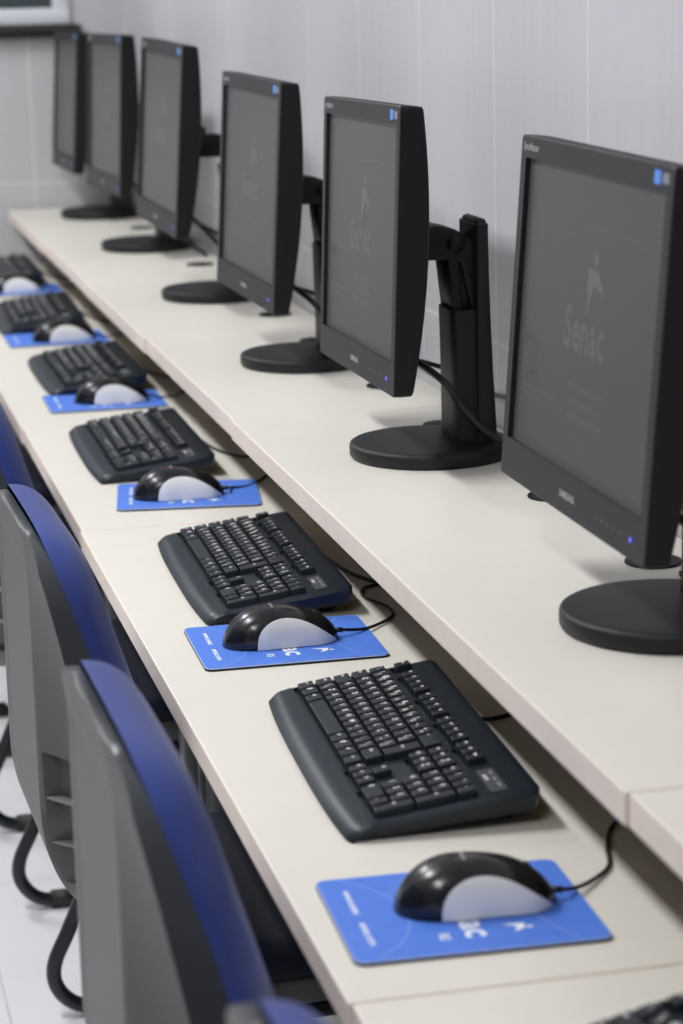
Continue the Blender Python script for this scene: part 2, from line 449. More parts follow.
    build('screen_clock', b, screen_ink2, r); b = bmesh.new()
    text(b, 'Senac', .016, Z @ T((-.150, -.066, 0)), 0)
    for q, ww in ((-.082, .10), (-.090, .085)):
        flat(b, [(-.175, q - .0018), (-.175 + ww, q - .0018), (-.175 + ww, q + .0018), (-.175, q + .0018)], Z, 0)
    build('screen_small_print', b, screen_ink2, r)
    b = bmesh.new(); text(b, 'SyncMaster', .0105, T((-w + .034, h - .011, .0004)), 0); build('model_name', b, logo_grey, r)
    b = bmesh.new(); text(b, 'SAMSUNG', .0095, T((0, -h + .019, .0004)), 0); build('brand_badge', b, logo_light, r)
    b = bmesh.new(); prism(b, rrect(w - .046, w - .030, h - .0175, h - .0055, .001), 0, .0006, 0, 0)
    text(b, 'i', .012, T((w - .038, h - .0115, .0008)), 1)
    prism(b, rrect(w - .026, w - .010, h - .016, h - .007, .001), 0, .0005, 0, 2)
    build('sticker', b, [sticker_blue, logo_light, sticker_grey], r)
    b = bmesh.new()
    for k in range(5):
        x = .085 + k * .016
        flat(b, [(x - .003, -h + .0165), (x + .003, -h + .0165), (x + .003, -h + .0195), (x - .003, -h + .0195)], T((0, 0, .0004)), 0)
    build('button_icons', b, kb_panel, r)
    b = bmesh.new(); cyl(b, (.178, -h + .0185), .0026, 0, .0010, .0003, n=20); build('power_light', b, led_blue, r)
    b = bmesh.new(); tube(b, [(0, 0, 0), (.01, 0, 0)], .003); build('cable', b, cable_m, r)
    b = bmesh.new(); tube(b, [(0, 0, 0), (.01, 0, 0)], .003); build('power_cord', b, cable_m, r)
    return r
PANEL = {'casing', 'screen', 'screen_emblem', 'screen_title', 'screen_text_lines', 'screen_arc', 'screen_clock', 'screen_small_print', 'model_name', 'brand_badge', 'sticker', 'button_icons', 'power_light'}
mon = [(0.161, 0.608, 0.337, 0.005, 0.075, 0.003), (0.152, 1.667, 0.342, 0.016, 0.047, -0.019), (0.160, 2.621, 0.344, -0.020, 0.062, 0.006),
       (0.138, 3.587, 0.390, -0.022, 0.070, 0.014), (0.155, 4.677, 0.384, -0.039, 0.053, -0.012), (0.164, 5.678, 0.370, -0.010, 0.070, -0.011)]
basec = [(.255, .530), (.256, 1.592), (.262, 2.545), (.270, 3.585), (.272, 4.68), (.272, 5.65)]
ml = ['nearest and largest black flat monitor, cut by the right edge of the photo',
      'black flat monitor second from the front, tall stand column clear behind it',
      'black flat monitor third from the front',
      'black flat monitor fourth from the front',
      'black flat monitor fifth from the front, next to last in the row',
      'farthest and smallest black flat monitor, beside the end wall']
M0 = make_monitor(); MON = []
for k in range(6):
    MON.append(M0 if k == 0 else dup(M0))
for k, r in enumerate(MON):
    bx, by = basec[k][0] * U, basec[k][1] * U
    r.location = (bx, by, ZS); tag(r, ml[k], 'monitor', 'monitors on the raised shelf')
    x, y, z, a, t, rl = mon[k]
    c = Vector((x * U - bx, y * U - by, z * U))
    ey = Vector((math.sin(a), math.cos(a), 0)); nn = Vector((-math.cos(a), math.sin(a), 0)); ez = Vector((0, 0, math.cos(t))) - nn * math.sin(t)
    ey2 = ey * math.cos(rl) + ez * math.sin(rl); ez2 = ez * math.cos(rl) - ey * math.sin(rl)
    X = -ey2; Y = ez2; Z = X.cross(Y)
    Mp = Matrix(((X.x, Y.x, Z.x, c.x), (X.y, Y.y, Z.y, c.y), (X.z, Y.z, Z.z, c.z), (0, 0, 0, 1)))
    rear = Mp @ Vector((0, 0, -.074))
    for ch in r.children:
        nm = ch.name.split('.')[0]
        if nm in PANEL: ch.matrix_basis = Mp
        elif nm in ('tilt_arm', 'height_slider'): ch.location = (0, 0, max(-.012, min(.012, c.z - .278)) if nm == 'tilt_arm' else 0)
        elif nm == 'cable':
            b = bmesh.new(); q = Mp @ Vector((.055, -.13, -.040))
            tube(b, [q, (-.010, -.072, .108), (.014, -.070, .076), (.040, -.074, .044), (.068, -.080, .024), (.088, -.100, .008), (.094, -.150, .0045), (.090, -.210, .0045)], .0045, 10)
            me = bpy.data.meshes.new('cable'); b.to_mesh(me); b.free(); me.materials.append(cable_m); ch.data = me
        elif nm == 'power_cord':
            b = bmesh.new(); q = Mp @ Vector((-.05, -.125, -.038))
            tube(b, [q, q + Vector((.02, .03, -.03)), (.060, .085, .085), (.085, .12, .035), (.078, .165, .006), (.068, .168, .003)], .0032, 8)
            me = bpy.data.meshes.new('power_cord'); b.to_mesh(me); b.free(); me.materials.append(cable_m); ch.data = me

# ------------------------------------------------------------------ keyboard  (x = user's right, y = away from user, z = up)
KW, KD, P, PV = .430, .184, .0179, .0192
KSL = .135
def kz(y): return .0165 + (y - .037) * KSL if y > .037 else .0165
def make_keyboard():
    r = empty('keyboard')
    b = bmesh.new()
    hw = KW / 2
    x0 = -hw + .0125; y0 = .0315; nx = 15.3; px = nx + 3.3
    def rowy(k): return y0 + k * PV + (.0075 if k > 5 else 0)
    def blk(u0, u1, r0, r1):
        ya = y0 + r0 * PV + (.0075 if r0 == 5 else 0) - .0008; yb = y0 + r1 * PV + (.0075 if r1 == 6 else 0) + .0008
        return (x0 + u0 * P - .0008, x0 + u1 * P + .0008, ya, yb)
    wells = [blk(0, 15, 0, 5), blk(nx, nx + 3, 3, 5), blk(nx, nx + 3, 0, 1), blk(nx + 1, nx + 2, .9, 2), blk(px, px + 4, 0, 5),
             blk(0, 1, 5, 6), blk(2, 6, 5, 6), blk(6.5, 10.5, 5, 6), blk(11, 15, 5, 6), blk(nx, nx + 3, 5, 6)]
    def lines(vals, base):
        o = set(round(v, 5) for v in base)
        for v in vals: o.add(round(v - .0003, 5)); o.add(round(v + .0003, 5))
        return sorted(o)
    xs = lines([w_[0] for w_ in wells] + [w_[1] for w_ in wells], [hw * (-1 + i / 24) for i in range(49)] + [sg * hw * q for sg in (-1, 1) for q in (.94, .97, .985, .995)])
    ys = lines([w_[2] for w_ in wells] + [w_[3] for w_ in wells], [0, .001, .003, .006, .010, .015, .020, .024, .028] + [KD - .012, KD - .006, KD - .003, KD - .001, KD] + [.045 + .012 * k for k in range(10)])
    ys = [y for y in ys if y <= KD]
    def inwell(x, y): return any(a < x < b_ and c < y < d for a, b_, c, d in wells)
    def top(xx, y):
        s = xx / hw
        edge = max(0, (abs(s) - .93) / .07)
        yf = .007 * abs(s) ** 3 - .002 + .005 * edge ** 3
        yb = KD - .006 * edge ** 2.5
        yv = yf + (.028 - yf) * (y / .028) if y < .028 else min(y, yb)
        j = y / KD
        if j < .10: z = .004 + .0105 * math.sin(j / .10 * PI / 2)
        elif y < y0 - .004: z = .0145 + .0018 * (y - .10 * KD) / (y0 - .004 - .10 * KD)
        else: z = kz(yv)
        z -= .004 * edge ** 3 + (.003 * max(0, (j - .96) / .04) ** 2)
        if inwell(xx, y): z = kz(yv) - .0045
        return (xx, yv, z)
    N, K = len(xs), len(ys)
    t = bmesh.new()
    V = [[t.verts.new(top(x, y)) for y in ys] for x in xs]
    W = [[None] * K for _ in range(N)]
    for i in range(N - 1):
        for j in range(K - 1): t.faces.new((V[i][j], V[i + 1][j], V[i + 1][j + 1], V[i][j + 1]))
    rim = [V[i][0] for i in range(N)] + [V[N - 1][j] for j in range(1, K)] + [V[i][K - 1] for i in range(N - 2, -1, -1)] + [V[0][j] for j in range(K - 2, 0, -1)]
    # parting line then under shell tapering to feet plane
    def low(v, inset, dz, zmin=0):
        x, y = v.co.x, v.co.y
        return t.verts.new((x * (1 - inset / hw), y + (inset if y < KD / 2 else -inset), max(zmin, min(v.co.z - .001, .001 + max(0, y - .02) * .085 + dz))))
    R1 = [low(v, .0008, .006) for v in rim]; R2 = [low(v, .003, .0) for v in rim]
    nR = len(rim)
    for A, B in ((rim, R1), (R1, R2)):
        for i in range(nR): t.faces.new((A[(i + 1) % nR], A[i], B[i], B[(i + 1) % nR]))
    t.faces.new(R2[::-1])
    bmesh.ops.recalc_face_normals(t, faces=t.faces)
    merge(b, t, 0, True)
    cs = build('case', b, kb_m, r); md = cs.modifiers.new('es', 'EDGE_SPLIT'); md.split_angle = math.radians(35)
    for x in (-.17, .17):
        b = bmesh.new(); box(b, (x - .018, KD - .035, 0), (x + .018, KD - .022, .018), .002); build('tilt_foot', b, kb_low, r)
        b = bmesh.new(); box(b, (x - .015, .018, 0), (x + .015, .028, .0025), .0005); build('rubber_foot', b, kb_low, r)
    # groove between palm rest and keys
    b = bmesh.new(); box(b, (-hw + .012, .0262, .0135), (hw - .012, .0276, .0167), .0003); build('palm_groove', b, kb_low, r)
    x0 = -hw + .0125; y0 = .034
    th = math.atan(KSL)
    cache = {}
    def keymesh(name, w, d, labels, big=False):
        k = (name, w, d, tuple(labels))
        if k in cache: return cache[k]
        b = bmesh.new(); gx = .0007; i1 = .0026; H = .0104
        a = [(-w / 2 + gx, -d / 2 + gx, 0), (w / 2 - gx, -d / 2 + gx, 0), (w / 2 - gx, d / 2 - gx, 0), (-w / 2 + gx, d / 2 - gx, 0)]
        c = [(-w / 2 + i1, -d / 2 + i1 - .0006, H), (w / 2 - i1, -d / 2 + i1 - .0006, H), (w / 2 - i1, d / 2 - i1 + .0010, H + .0006), (-w / 2 + i1, d / 2 - i1 + .0010, H + .0006)]
        t = bmesh.new(); A = [t.verts.new(q) for q in a]; C = [t.verts.new(q) for q in c]
        t.faces.new(C); t.faces.new(A[::-1])
        for i in range(4): t.faces.new((A[i], A[(i + 1) % 4], C[(i + 1) % 4], C[i]))
        es = [e for e in t.edges if e.verts[0].co.z > .001 or e.verts[1].co.z > .001]
        bmesh.ops.bevel(t, geom=es, offset=.0006, segments=2, affect='EDGES', profile=.5)
        merge(b, t, 0, False)
        for li, s in enumerate(labels):
            if not s: continue
            px = -w / 2 + i1 + (.0030 if len(s) == 1 else .0008 + .0012 * len(s)) + (.0052 if li == 1 and len(labels) > 1 and len(s) == 1 else 0)
            py = .0026 if li == 0 else -.0024
            if len(labels) == 1: py = .0016
            sz = .0084 if len(s) == 1 else (.0050 if len(s) < 4 else .0040)
            text(b, s, sz, T((px, py, H + .00065)), 1)
        me = bpy.data.meshes.new(name); b.to_mesh(me); b.free(); me.materials.append(key_m); me.materials.append(legend_m)
        cache[k] = me; return me
    def key(name, cx, row, w, labels, d=1.0, dy=0.0):
        """cx: centre in units from the left end; row: 0 bottom .. 5 function row"""
        X = x0 + cx * P; Y = y0 + (row + .5) * PV + (.0075 if row == 5 else 0) + dy * PV
        o = bpy.data.objects.new(name, keymesh(name, w * P, d * PV, labels)); COL.objects.link(o); o.parent = r
        o.location = (X, Y, kz(Y) - .0044); o.rotation_euler = (th, 0, 0)
    def run(row, start, items):
        x = start
        for it in items:
            nm, w, lab = it
            if nm: key(nm, x + w / 2, row, w, lab)
            x += w
    K1 = lambda s: [('key', 1, [c]) for c in s]
    F = lambda a, e: [('function_key', 1, ['F%d' % i]) for i in range(a, e)]
    run(5, 0, [('escape_key', 1, ['Esc']), (None, 1, [])] + F(1, 5) + [(None, .5, [])] + F(5, 9) + [(None, .5, [])] + F(9, 13))
    run(4, 0, [('key', 1, ['"', "'"])] + [('key', 1, [a, c]) for a, c in zip('!@#$%¨&*()_+', '1234567890-=')] + [('backspace_key', 2, ['<-'])])
    run(3, 0, [('tab_key', 1.5, ['Tab'])] + K1('QWERTYUIOP') + [('key', 1, ['`', '´']), ('key', 1, ['{', '['])])
    run(2, 0, [('caps_lock_key', 1.75, ['Caps'])] + K1('ASDFGHJKL') + [('key', 1, ['Ç']), ('key', 1, ['^', '~']), ('key', 1, ['}', ']'])])
    run(1, 0, [('shift_key', 1.25, ['Shift']), ('key', 1, ['|', '\\'])] + K1('ZXCVBNM') + [('key', 1, ['<', ',']), ('key', 1, ['>', '.']), ('key', 1, [':', ';']), ('key', 1, ['?', '/']), ('shift_key', 1.75, ['Shift'])])
    run(0, 0, [('control_key', 1.25, ['Ctrl']), ('windows_key', 1.25, ['#']), ('alt_key', 1.25, ['Alt']), ('space_bar', 6.25, []),
               ('alt_key', 1.25, ['Gr']), ('windows_key', 1.25, ['#']), ('menu_key', 1.25, ['=']), ('control_key', 1.25, ['Ctrl'])])
    key('enter_key', 14.375, 2, 1.25, ['Enter'], d=2, dy=.5)
    run(5, nx, [('key', 1, ['Prt']), ('key', 1, ['Scr']), ('key', 1, ['Pau'])])
    run(4, nx, [('key', 1, ['Ins']), ('key', 1, ['Hm']), ('key', 1, ['Pg', 'Up'])])
    run(3, nx, [('key', 1, ['Del']), ('key', 1, ['End']), ('key', 1, ['Pg', 'Dn'])])
    run(1, nx + 1, [('arrow_key', 1, ['^'])])
    run(0, nx, [('arrow_key', 1, ['<']), ('arrow_key', 1, ['v']), ('arrow_key', 1, ['>'])])
    run(4, px, [('key', 1, ['Nu']), ('key', 1, ['/']), ('key', 1, ['*']), ('key', 1, ['-'])])
    run(3, px, K1('789')); run(2, px, K1('456')); run(1, px, K1('123'))
    run(0, px, [('key', 2, ['0']), ('key', 1, [','])])
    key('plus_key', px + 3.5, 2, 1, ['+'], d=2, dy=.5); key('enter_key', px + 3.5, 0, 1, ['En'], d=2, dy=.5)
    b = bmesh.new()
    yy = y0 + 5.55 * PV + .0075; Mi = T((x0 + (px + 2) * P, yy, kz(yy) + .0006)) @ Matrix.Rotation(th, 4, 'X')
    flat(b, [(-.026, -.008), (.034, -.008), (.034, .008), (-.026, .008)], Mi, 1)
    M2 = T((0, 0, .0003)) @ Mi
    text(b, 'Num', .0045, M2 @ T((-.012, .0035, 0)), 0); text(b, 'Caps', .0045, M2 @ T((.003, .0035, 0)), 0); text(b, 'Scroll', .0045, M2 @ T((.019, .0035, 0)), 0)
    flat(b, rrect(-.012, .004, -.0055, -.0018, .0008, 2), M2, 0)
    build('indicator_panel', b, [logo_light, kb_panel], r)
    b = bmesh.new(); tube(b, [(-.075, KD - .004, .012), (-.074, KD + .012, .008), (-.045, KD + .026, .0035), (.05, KD + .036, .0035), (.11, KD + .052, .0035), (.13, KD + .11, .0035)], .0024, 8)
    build('cable', b, cable_m, r)
    return r
# near-left (front right of the user) corner in units, heading of the long side in degrees
kbs = {-1: (-.10, -.700, -9.0), 0: (-.176, .402, 2.2), 1: (-.168, 1.328, 1.2), 2: (-.186, 2.372, .6), 3: (-.165, 3.355, 0.0), 4: (-.185, 4.36, 1.5), 5: (-.185, 5.36, 0)}
kl = {-1: 'dark keyboard barely entering the photo at its lower right corner',
      0: 'dark slate keyboard between the nearest two mouse pads, largest whole one',
      1: 'sharply focused dark slate keyboard just beyond the second mouse pad',
      2: 'dark slate keyboard third from the front, beyond the third mouse pad',
      3: 'blurred dark slate keyboard just beyond the fourth mouse pad',
      4: 'blurred dark slate keyboard cut by the left edge, beyond the fifth mouse pad',
      5: 'farthest dark keyboard, small and blurred at the left edge near the end wall'}
K0 = make_keyboard(); KB = {}
KB[0] = K0
for k in kbs:
    if k != 0: KB[k] = dup(K0)
for k, o in KB.items():
    cx, cy, hd = kbs[k]; a = math.radians(hd)
    # local x = -Y world, local y = +X world ; near front corner is local (KW/2, 0)
    rz = -PI / 2 - a
    Lc = Rz(rz) @ Vector((KW / 2, .006, 0))
    o.location = (cx * U - Lc.x, cy * U - Lc.y, ZD); o.rotation_euler = (0, 0, rz)
    tag(o, kl[k], 'keyboard', 'keyboards on the lower desk')
    b = bmesh.new()
    if k == 0: pth = [(-.082, KD - .004, .012), (-.083, KD + .012, .008), (-.088, KD + .028, .0035), (-.100, KD + .055, .0028), (-.12, KD + .10, .0028)]
    else: pth = [(-.100, KD - .004, .012), (-.096, KD + .010, .008), (-.060, KD + .022, .0035), (.0, KD + .030, .0028), (.045, KD + .042, .0028), (.085, KD + .062, .0028), (.10, KD + .10, .0028)]
    tube(b, pth, .0024, 8)
    me = bpy.data.meshes.new('cable'); b.to_mesh(me); b.free(); me.materials.append(cable_m)
    for ch in o.children:
        if ch.name.split('.')[0] == 'cable': ch.data = me

# ------------------------------------------------------------------ mouse pad
PX, PY = .209, .176     # depth (away from user), width
def make_pad():
    r = empty('mouse_pad')     # local x = user's right, y = away from user
    b = bmesh.new(); prism(b, rrect(-PY / 2, PY / 2, -PX / 2, PX / 2, .010), 0, .0022, .0003); build('rubber_base', b, pad_rub, r)
    b = bmesh.new(); o = rrect(-PY / 2 + .0002, PY / 2 - .0002, -PX / 2 + .0002, PX / 2 - .0002, .010)
    prism(b, o, .0022, .0034, .0004, 0)
    prism(b, rrect(-PY / 2 + .0010, PY / 2 - .0010, -PX / 2 + .0010, PX / 2 - .0010, .0095), .0034, .00345, 0, 1)
    build('cloth_top', b, [pad_rim, pad_blue], r)
    b = bmesh.new(); Z = T((0, 0, .0036))
    text(b, 'Senac', .034, Z @ T((.016, .002, 0)), 0, 1.15)
    build('pad_logo', b, pad_white, r); b = bmesh.new()
    bird(b, .013, Z @ T((.046, .036, 0)) @ Rz(-.3), 0)
    build('pad_emblem', b, pad_white, r); b = bmesh.new()
    text(b, 'RS', .012, Z @ T((.054, -.026, 0)), 0)
    build('pad_state_print', b, pad_white, r); b = bmesh.new()
    text(b, 'www.senac', .0095, Z @ T((-.033, -.083, 0)), 0, 1.15)
    text(b, 'senac.com', .0095, Z @ T((.034, -.083, 0)), 0, 1.15)
    build('pad_side_print', b, pad_white, r)
    b = bmesh.new()
    arc_strip(b, .0, -.150, .105, 38, 142, .0010, Z, 0)
    build('pad_arc', b, pad_line, r); b = bmesh.new()
    arc_strip(b, .0, .205, .150, 236, 304, .0010, Z, 0)
    build('pad_arc', b, pad_line, r)
    return r
pads = {0: (-.246, .077, -2.0), 1: (-.211, 1.098, -1.2), 2: (-.190, 2.132, -8.5), 3: (-.192, 3.148, -1.0), 4: (-.185, 4.13, 0), 5: (-.185, 5.17, 0)}
pl = ['blue mouse pad nearest the viewer, at the bottom of the photo',
      'blue mouse pad second from the front, in front of the sharply focused keyboard',
      'blue mouse pad third from the front, tilted slightly towards the raised shelf',
      'blurred blue mouse pad fourth from the front',
      'blurred blue mouse pad fifth from the front, near the left edge of the photo',
      'farthest blue mouse pad, a thin blurred strip at the left edge']
P0 = make_pad(); PADS = []
for k in range(6): PADS.append(P0 if k == 0 else dup(P0))
for k, o in enumerate(PADS):
    x, y, d = pads[k]; a = math.radians(d); rz = -PI / 2 + a
    Lc = Rz(rz) @ Vector((PY / 2, -PX / 2, 0))
    o.location = (x * U - Lc.x, y * U - Lc.y, ZD); o.rotation_euler = (0, 0, rz)
    tag(o, pl[k], 'mouse pad', 'blue mouse pads')

# ------------------------------------------------------------------ mouse (local y = away from the palm end, towards the cable)
ML, MW, MH = .134, .066, .043
def mouse_pt(u, ph, off=0.0):
    """u 0 palm end .. 1 cable end ; ph 0..pi from right side over the top to the left"""
    y = -ML / 2 + ML * u
    wd = MW / 2 * (1 - abs(2 * u - 1) ** 3.2) ** .5 * (1 - .10 * math.sin(PI * min(1, max(0, (u - .35) / .5))) )
    hh = MH * (max(0, 1 - abs((u - .42) / (.42 if u < .42 else .585)) ** 2.3)) ** .62
    if u > .42: hh = max(hh, .0)
    c, s = math.cos(ph), math.sin(ph)
    n = .78
    return Vector(((wd + off) * math.copysign(abs(c) ** n, c), y, (hh + off) * abs(s) ** n + .0006))
def phb(u):
    if u < .26 or u > .97: return 0.0
    q = (u - .26) / .71
    return .80 * min(1.0, (math.sin(PI * q ** .72)) ** .62)
def make_mouse():
    r = empty('mouse'); N = 49
    b = bmesh.new(); us = [0.5 - .5 * math.cos(PI * i / (N - 1)) for i in range(N)]
    grid(b, lambda i, j: mouse_pt(us[round(i * (N - 1))], phb(us[round(i * (N - 1))]) + (PI - 2 * phb(us[round(i * (N - 1))])) * j), N, 33, flip=True)
    # underside
    t = bmesh.new(); lo = [mouse_pt(u, 0) for u in us] + [mouse_pt(u, PI) for u in us[::-1]]
    t.faces.new([t.verts.new((p.x, p.y, .0006)) for p in lo]); merge(b, t)
    bmesh.ops.remove_doubles(b, verts=b.verts, dist=1e-6); bmesh.ops.recalc_face_normals(b, faces=b.faces)
    build('shell', b, mouse_blk, r)
    for sgn in (1, -1):
        b = bmesh.new(); u2 = [.26 + .71 * (0.5 - .5 * math.cos(PI * i / (N - 1))) for i in range(N)]
        def sf(i, j):
            u = u2[round(i * (N - 1))]; p = mouse_pt(u, phb(u) * j, .0004 * math.sin(PI * min(1, (u - .26) / .71)))
            return (p.x * sgn, p.y, p.z)
        grid(b, sf, N, 12); bmesh.ops.recalc_face_normals(b, faces=b.faces)
        build('side_panel', b, mouse_sil, r)
    b = bmesh.new(); zt = mouse_pt(.80, PI / 2).z
    tube(b, [(-.0035, ML * .30, zt - .0075), (.0035, ML * .30, zt - .0075)], .0085, 20, smooth_n=0); build('scroll_wheel', b, rub_m, r)
    b = bmesh.new()
    for u0, u1 in ((.86, .99), (.58, .72)):
        pts = [mouse_pt(u0 + (u1 - u0) * i / 8, PI / 2, .0001) for i in range(9)]
        tube(b, pts, .0004, 6, smooth_n=0)
    build('button_seam', b, recess_m, r)
    b = bmesh.new(); pz = mouse_pt(.42, PI / 2).z
    text(b, 'SAMSUNG', .0042, T((0, -.010, pz + .0002)), 0); build('brand_print', b, logo_light, r)
    b = bmesh.new(); tube(b, [(0, 0, 0), (.01, 0, 0)], .002); build('cable', b, cable_m, r)
    return r
# palm end and cable end in units, plus cable path (world units X, Y ; height in m)
mice = {0: ((-.173, .194), (-.016, .179)), 1: ((-.166, 1.203), (-.003, 1.203)), 2: ((-.145, 2.215), (.017, 2.205)), 3: ((-.125, 3.245), (.035, 3.235)), 4: ((-.118, 4.20), (.042, 4.20)), 5: ((-.140, 5.25), (.02, 5.25))}
mlb = ['nearest black mouse with silver sides, on the frontmost blue pad',
       'black and silver mouse on the second pad, its cable looping in an S',
       'black and silver mouse on the third pad from the front',
       'blurred black mouse with silver side on the fourth pad from the front',
       'blurred black mouse with pale side on the fifth pad from the front',
       'farthest mouse, a small blurred pale dome at the left edge']
cables = {0: [(.02, .195, .006), (.047, .220, .0035), (.074, .254, .0025), (.092, .310, .0025), (.122, .372, .0025), (.18, .42, .0025)],
          1: [(.04, 1.220, .006), (.071, 1.249, .0035), (.103, 1.291, .0025), (.110, 1.342, .0025), (.091, 1.403, .0025), (.095, 1.445, .0025), (.114, 1.471, .0025), (.16, 1.47, .0025), (.22, 1.45, .0025)],
          2: [(.039, 2.235, .006), (.071, 2.25, .0035), (.105, 2.30, .0025), (.14, 2.36, .0025), (.2, 2.40, .0025)]}
for k in (3, 4, 5):
    e = mice[k][1]; cables[k] = [(e[0] + .03, e[1], .006), (e[0] + .07, e[1] + .03, .004), (e[0] + .10, e[1] + .08, .0035), (e[0] + .18, e[1] + .12, .0025)]
Q0 = make_mouse(); MICE = [Q0] + [dup(Q0) for _ in range(5)]
for k, o in enumerate(MICE):
    (ax, ay), (ex, ey) = mice[k]; mx, my = (ax + ex) / 2 * U, (ay + ey) / 2 * U
    hd = math.atan2((ey - ay), (ex - ax)); rz = hd - PI / 2
    o.location = (mx, my, ZD + .0036); o.rotation_euler = (0, 0, rz); tag(o, mlb[k], 'mouse', 'computer mice')
    inv = (T((mx, my, ZD + .0036)) @ Rz(rz)).inverted()
    pts = [Vector((0, ML / 2 - .003, .0085)), Vector((0, ML / 2 + .006, .0075))] + [inv @ Vector((x * U, y * U, ZD + z)) for x, y, z in cables[k]]
    b = bmesh.new(); tube(b, pts, lambda t: .0019, 8); tube(b, pts[:2] , .0030, 10, smooth_n=0)
    me = bpy.data.meshes.new('cable'); b.to_mesh(me); b.free(); me.materials.append(cable_m)
    for ch in o.children:
        if ch.name.split('.')[0] == 'cable': ch.data = me

# ------------------------------------------------------------------ chair (local: origin on floor, faces +x)
ZB, ZT, CHW = .492, .912, .209
def make_chair():
    r = empty('office_chair')
    def hz(t): return ZB + (ZT - ZB) * (t + 1) / 2
    def hwid(t):
        p = 5.2 if t > 0 else 5
        return CHW * max(0, 1 - abs(t) ** p) ** (1 / p)
    def rear_c(z): return (.0 if z > .625 else .045 * ((.625 - z) / .133) ** 2.3)
    def front(z): return .018 + (.895 - z) * .325 + (.0 if z > .55 else .15 * (.55 - z))
    def rimw(z): return .016 + min(.030, (.895 - z) * .12)
    S0 = .60; LZ0, LZ1, LS0, LS1 = .535, .683, .635, .95
    tt = sorted([math.sin(-PI / 2 + PI * j / 60) for j in range(61)] + [2 * (z - ZB) / (ZT - ZB) - 1 for z in (LZ0 - .001, LZ0 + .001, LZ1 - .001, LZ1 + .001)])
    ss = sorted([-1 + 2 * i / 40 for i in range(41)] + [sg * q for sg in (-1, 1) for q in (LS0 - .006, LS0 + .006, LS1 - .006, LS1 + .006, .985)])
    N, K = len(ss), len(tt)
    def wing(a, z):
        f = max(front(z) - rimw(z), rear_c(z) + .004)
        q = max(0, (a - S0) / (1 - S0)); q = q + .05 * math.sin(PI * min(1, q))
        return min(rear_c(z) + (f - rear_c(z)) * q, front(z) - .004)
    def rear(s, t):
        z = hz(t); a = abs(s); x = wing(a, z)
        if a < .52 and .60 < z < .88: x += .0015
        if LS0 < a < LS1 and LZ0 < z < LZ1: x = min(x + .016, front(z) - .002)
        return (x, s * hwid(t), z)
    b = bmesh.new(); t_ = bmesh.new()
    V = [[t_.verts.new(rear(s, t)) for t in tt] for s in ss]
    G = [[t_.verts.new((front(hz(t)), s * hwid(t) * .995, hz(t))) for t in tt] for s in ss]
    for i in range(N - 1):
        for j in range(K - 1):
            f = t_.faces.new((V[i][j], V[i][j + 1], V[i + 1][j + 1], V[i + 1][j])); f.material_index = 0; f.smooth = True
            f = t_.faces.new((G[i][j], G[i + 1][j], G[i + 1][j + 1], G[i][j + 1])); f.material_index = 1
    def stitch(A, B):
        for i in range(len(A) - 1):
            f = t_.faces.new((A[i], A[i + 1], B[i + 1], B[i])); f.material_index = 1; f.smooth = True
    stitch([V[0][j] for j in range(K)], [G[0][j] for j in range(K)]); stitch([G[N - 1][j] for j in range(K)], [V[N - 1][j] for j in range(K)])
    stitch([V[i][K - 1] for i in range(N)], [G[i][K - 1] for i in range(N)]); stitch([G[i][0] for i in range(N)], [V[i][0] for i in range(N)])
    bmesh.ops.remove_doubles(t_, verts=t_.verts, dist=1e-6)
    bmesh.ops.recalc_face_normals(t_, faces=t_.faces)
    me = bpy.data.meshes.new('t'); t_.to_mesh(me); t_.free(); b.from_mesh(me); bpy.data.meshes.remove(me)
    shell = build('backrest_shell', b, [shell_g, rim_g], r)
    md = shell.modifiers.new('es', 'EDGE_SPLIT'); md.split_angle = math.radians(40)
    for z in (.584, .634):
        for sg in (-1, 1):
            t = 2 * (z - ZB) / (ZT - ZB) - 1
            b = bmesh.new(); t_ = bmesh.new()
            A = Vector((wing(LS0, z) + .0005, sg * LS0 * hwid(t), z)); B = Vector((wing(LS1, z) + .0005, sg * LS1 * hwid(t), z))
            q = [A, B, B + Vector((.016, 0, 0)), A + Vector((.016, 0, 0))]
            lo = [t_.verts.new(p - Vector((0, 0, .0012))) for p in q]; up_ = [t_.verts.new(p + Vector((0, 0, .0012))) for p in q]
            t_.faces.new(up_); t_.faces.new(lo[::-1])
            for k in range(4): t_.faces.new((lo[k], lo[(k + 1) % 4], up_[(k + 1) % 4], up_[k]))
            bmesh.ops.recalc_face_normals(t_, faces=t_.faces); merge(b, t_)
            build('vent_rib', b, rib_g, shell)
    # cushion
    b = bmesh.new()
    def cush(s, t):
        z = hz(t); zz = z + (.010 * (t - .5) / .5 if t > .5 else 0)
        e = (max(0, 1 - abs(s) ** 6) * max(0, 1 - abs(t) ** (10 if t > 0 else 5))) ** .45
        return (front(z) - .002 + (.040 + .004 * max(0, t)) * e, s * CHW * .997 * max(0, 1 - abs(t) ** 4.2) ** (1 / 4.2), zz)
    s2 = [math.sin(-PI / 2 + PI * i / 40) for i in range(41)]; t2 = [math.sin(-PI / 2 + PI * i / 48) for i in range(49)]
    t_ = bmesh.new(); V = [[t_.verts.new(cush(s, t)) for t in t2] for s in s2]
    for i in range(40):
        for j in range(48): t_.faces.new((V[i][j], V[i + 1][j], V[i + 1][j + 1], V[i][j + 1]))
    bmesh.ops.remove_doubles(t_, verts=t_.verts, dist=1e-6); bmesh.ops.recalc_face_normals(t_, faces=t_.faces); merge(b, t_, 0, True)
    build('back_cushion', b, blue_v, r)
    # seat
    b = bmesh.new(); prism(b, rrect(.10, .52, -.215, .215, .06, 8), .425, .475, .022, seg=5); build('seat_cushion', b, shaded_navy_v, r)
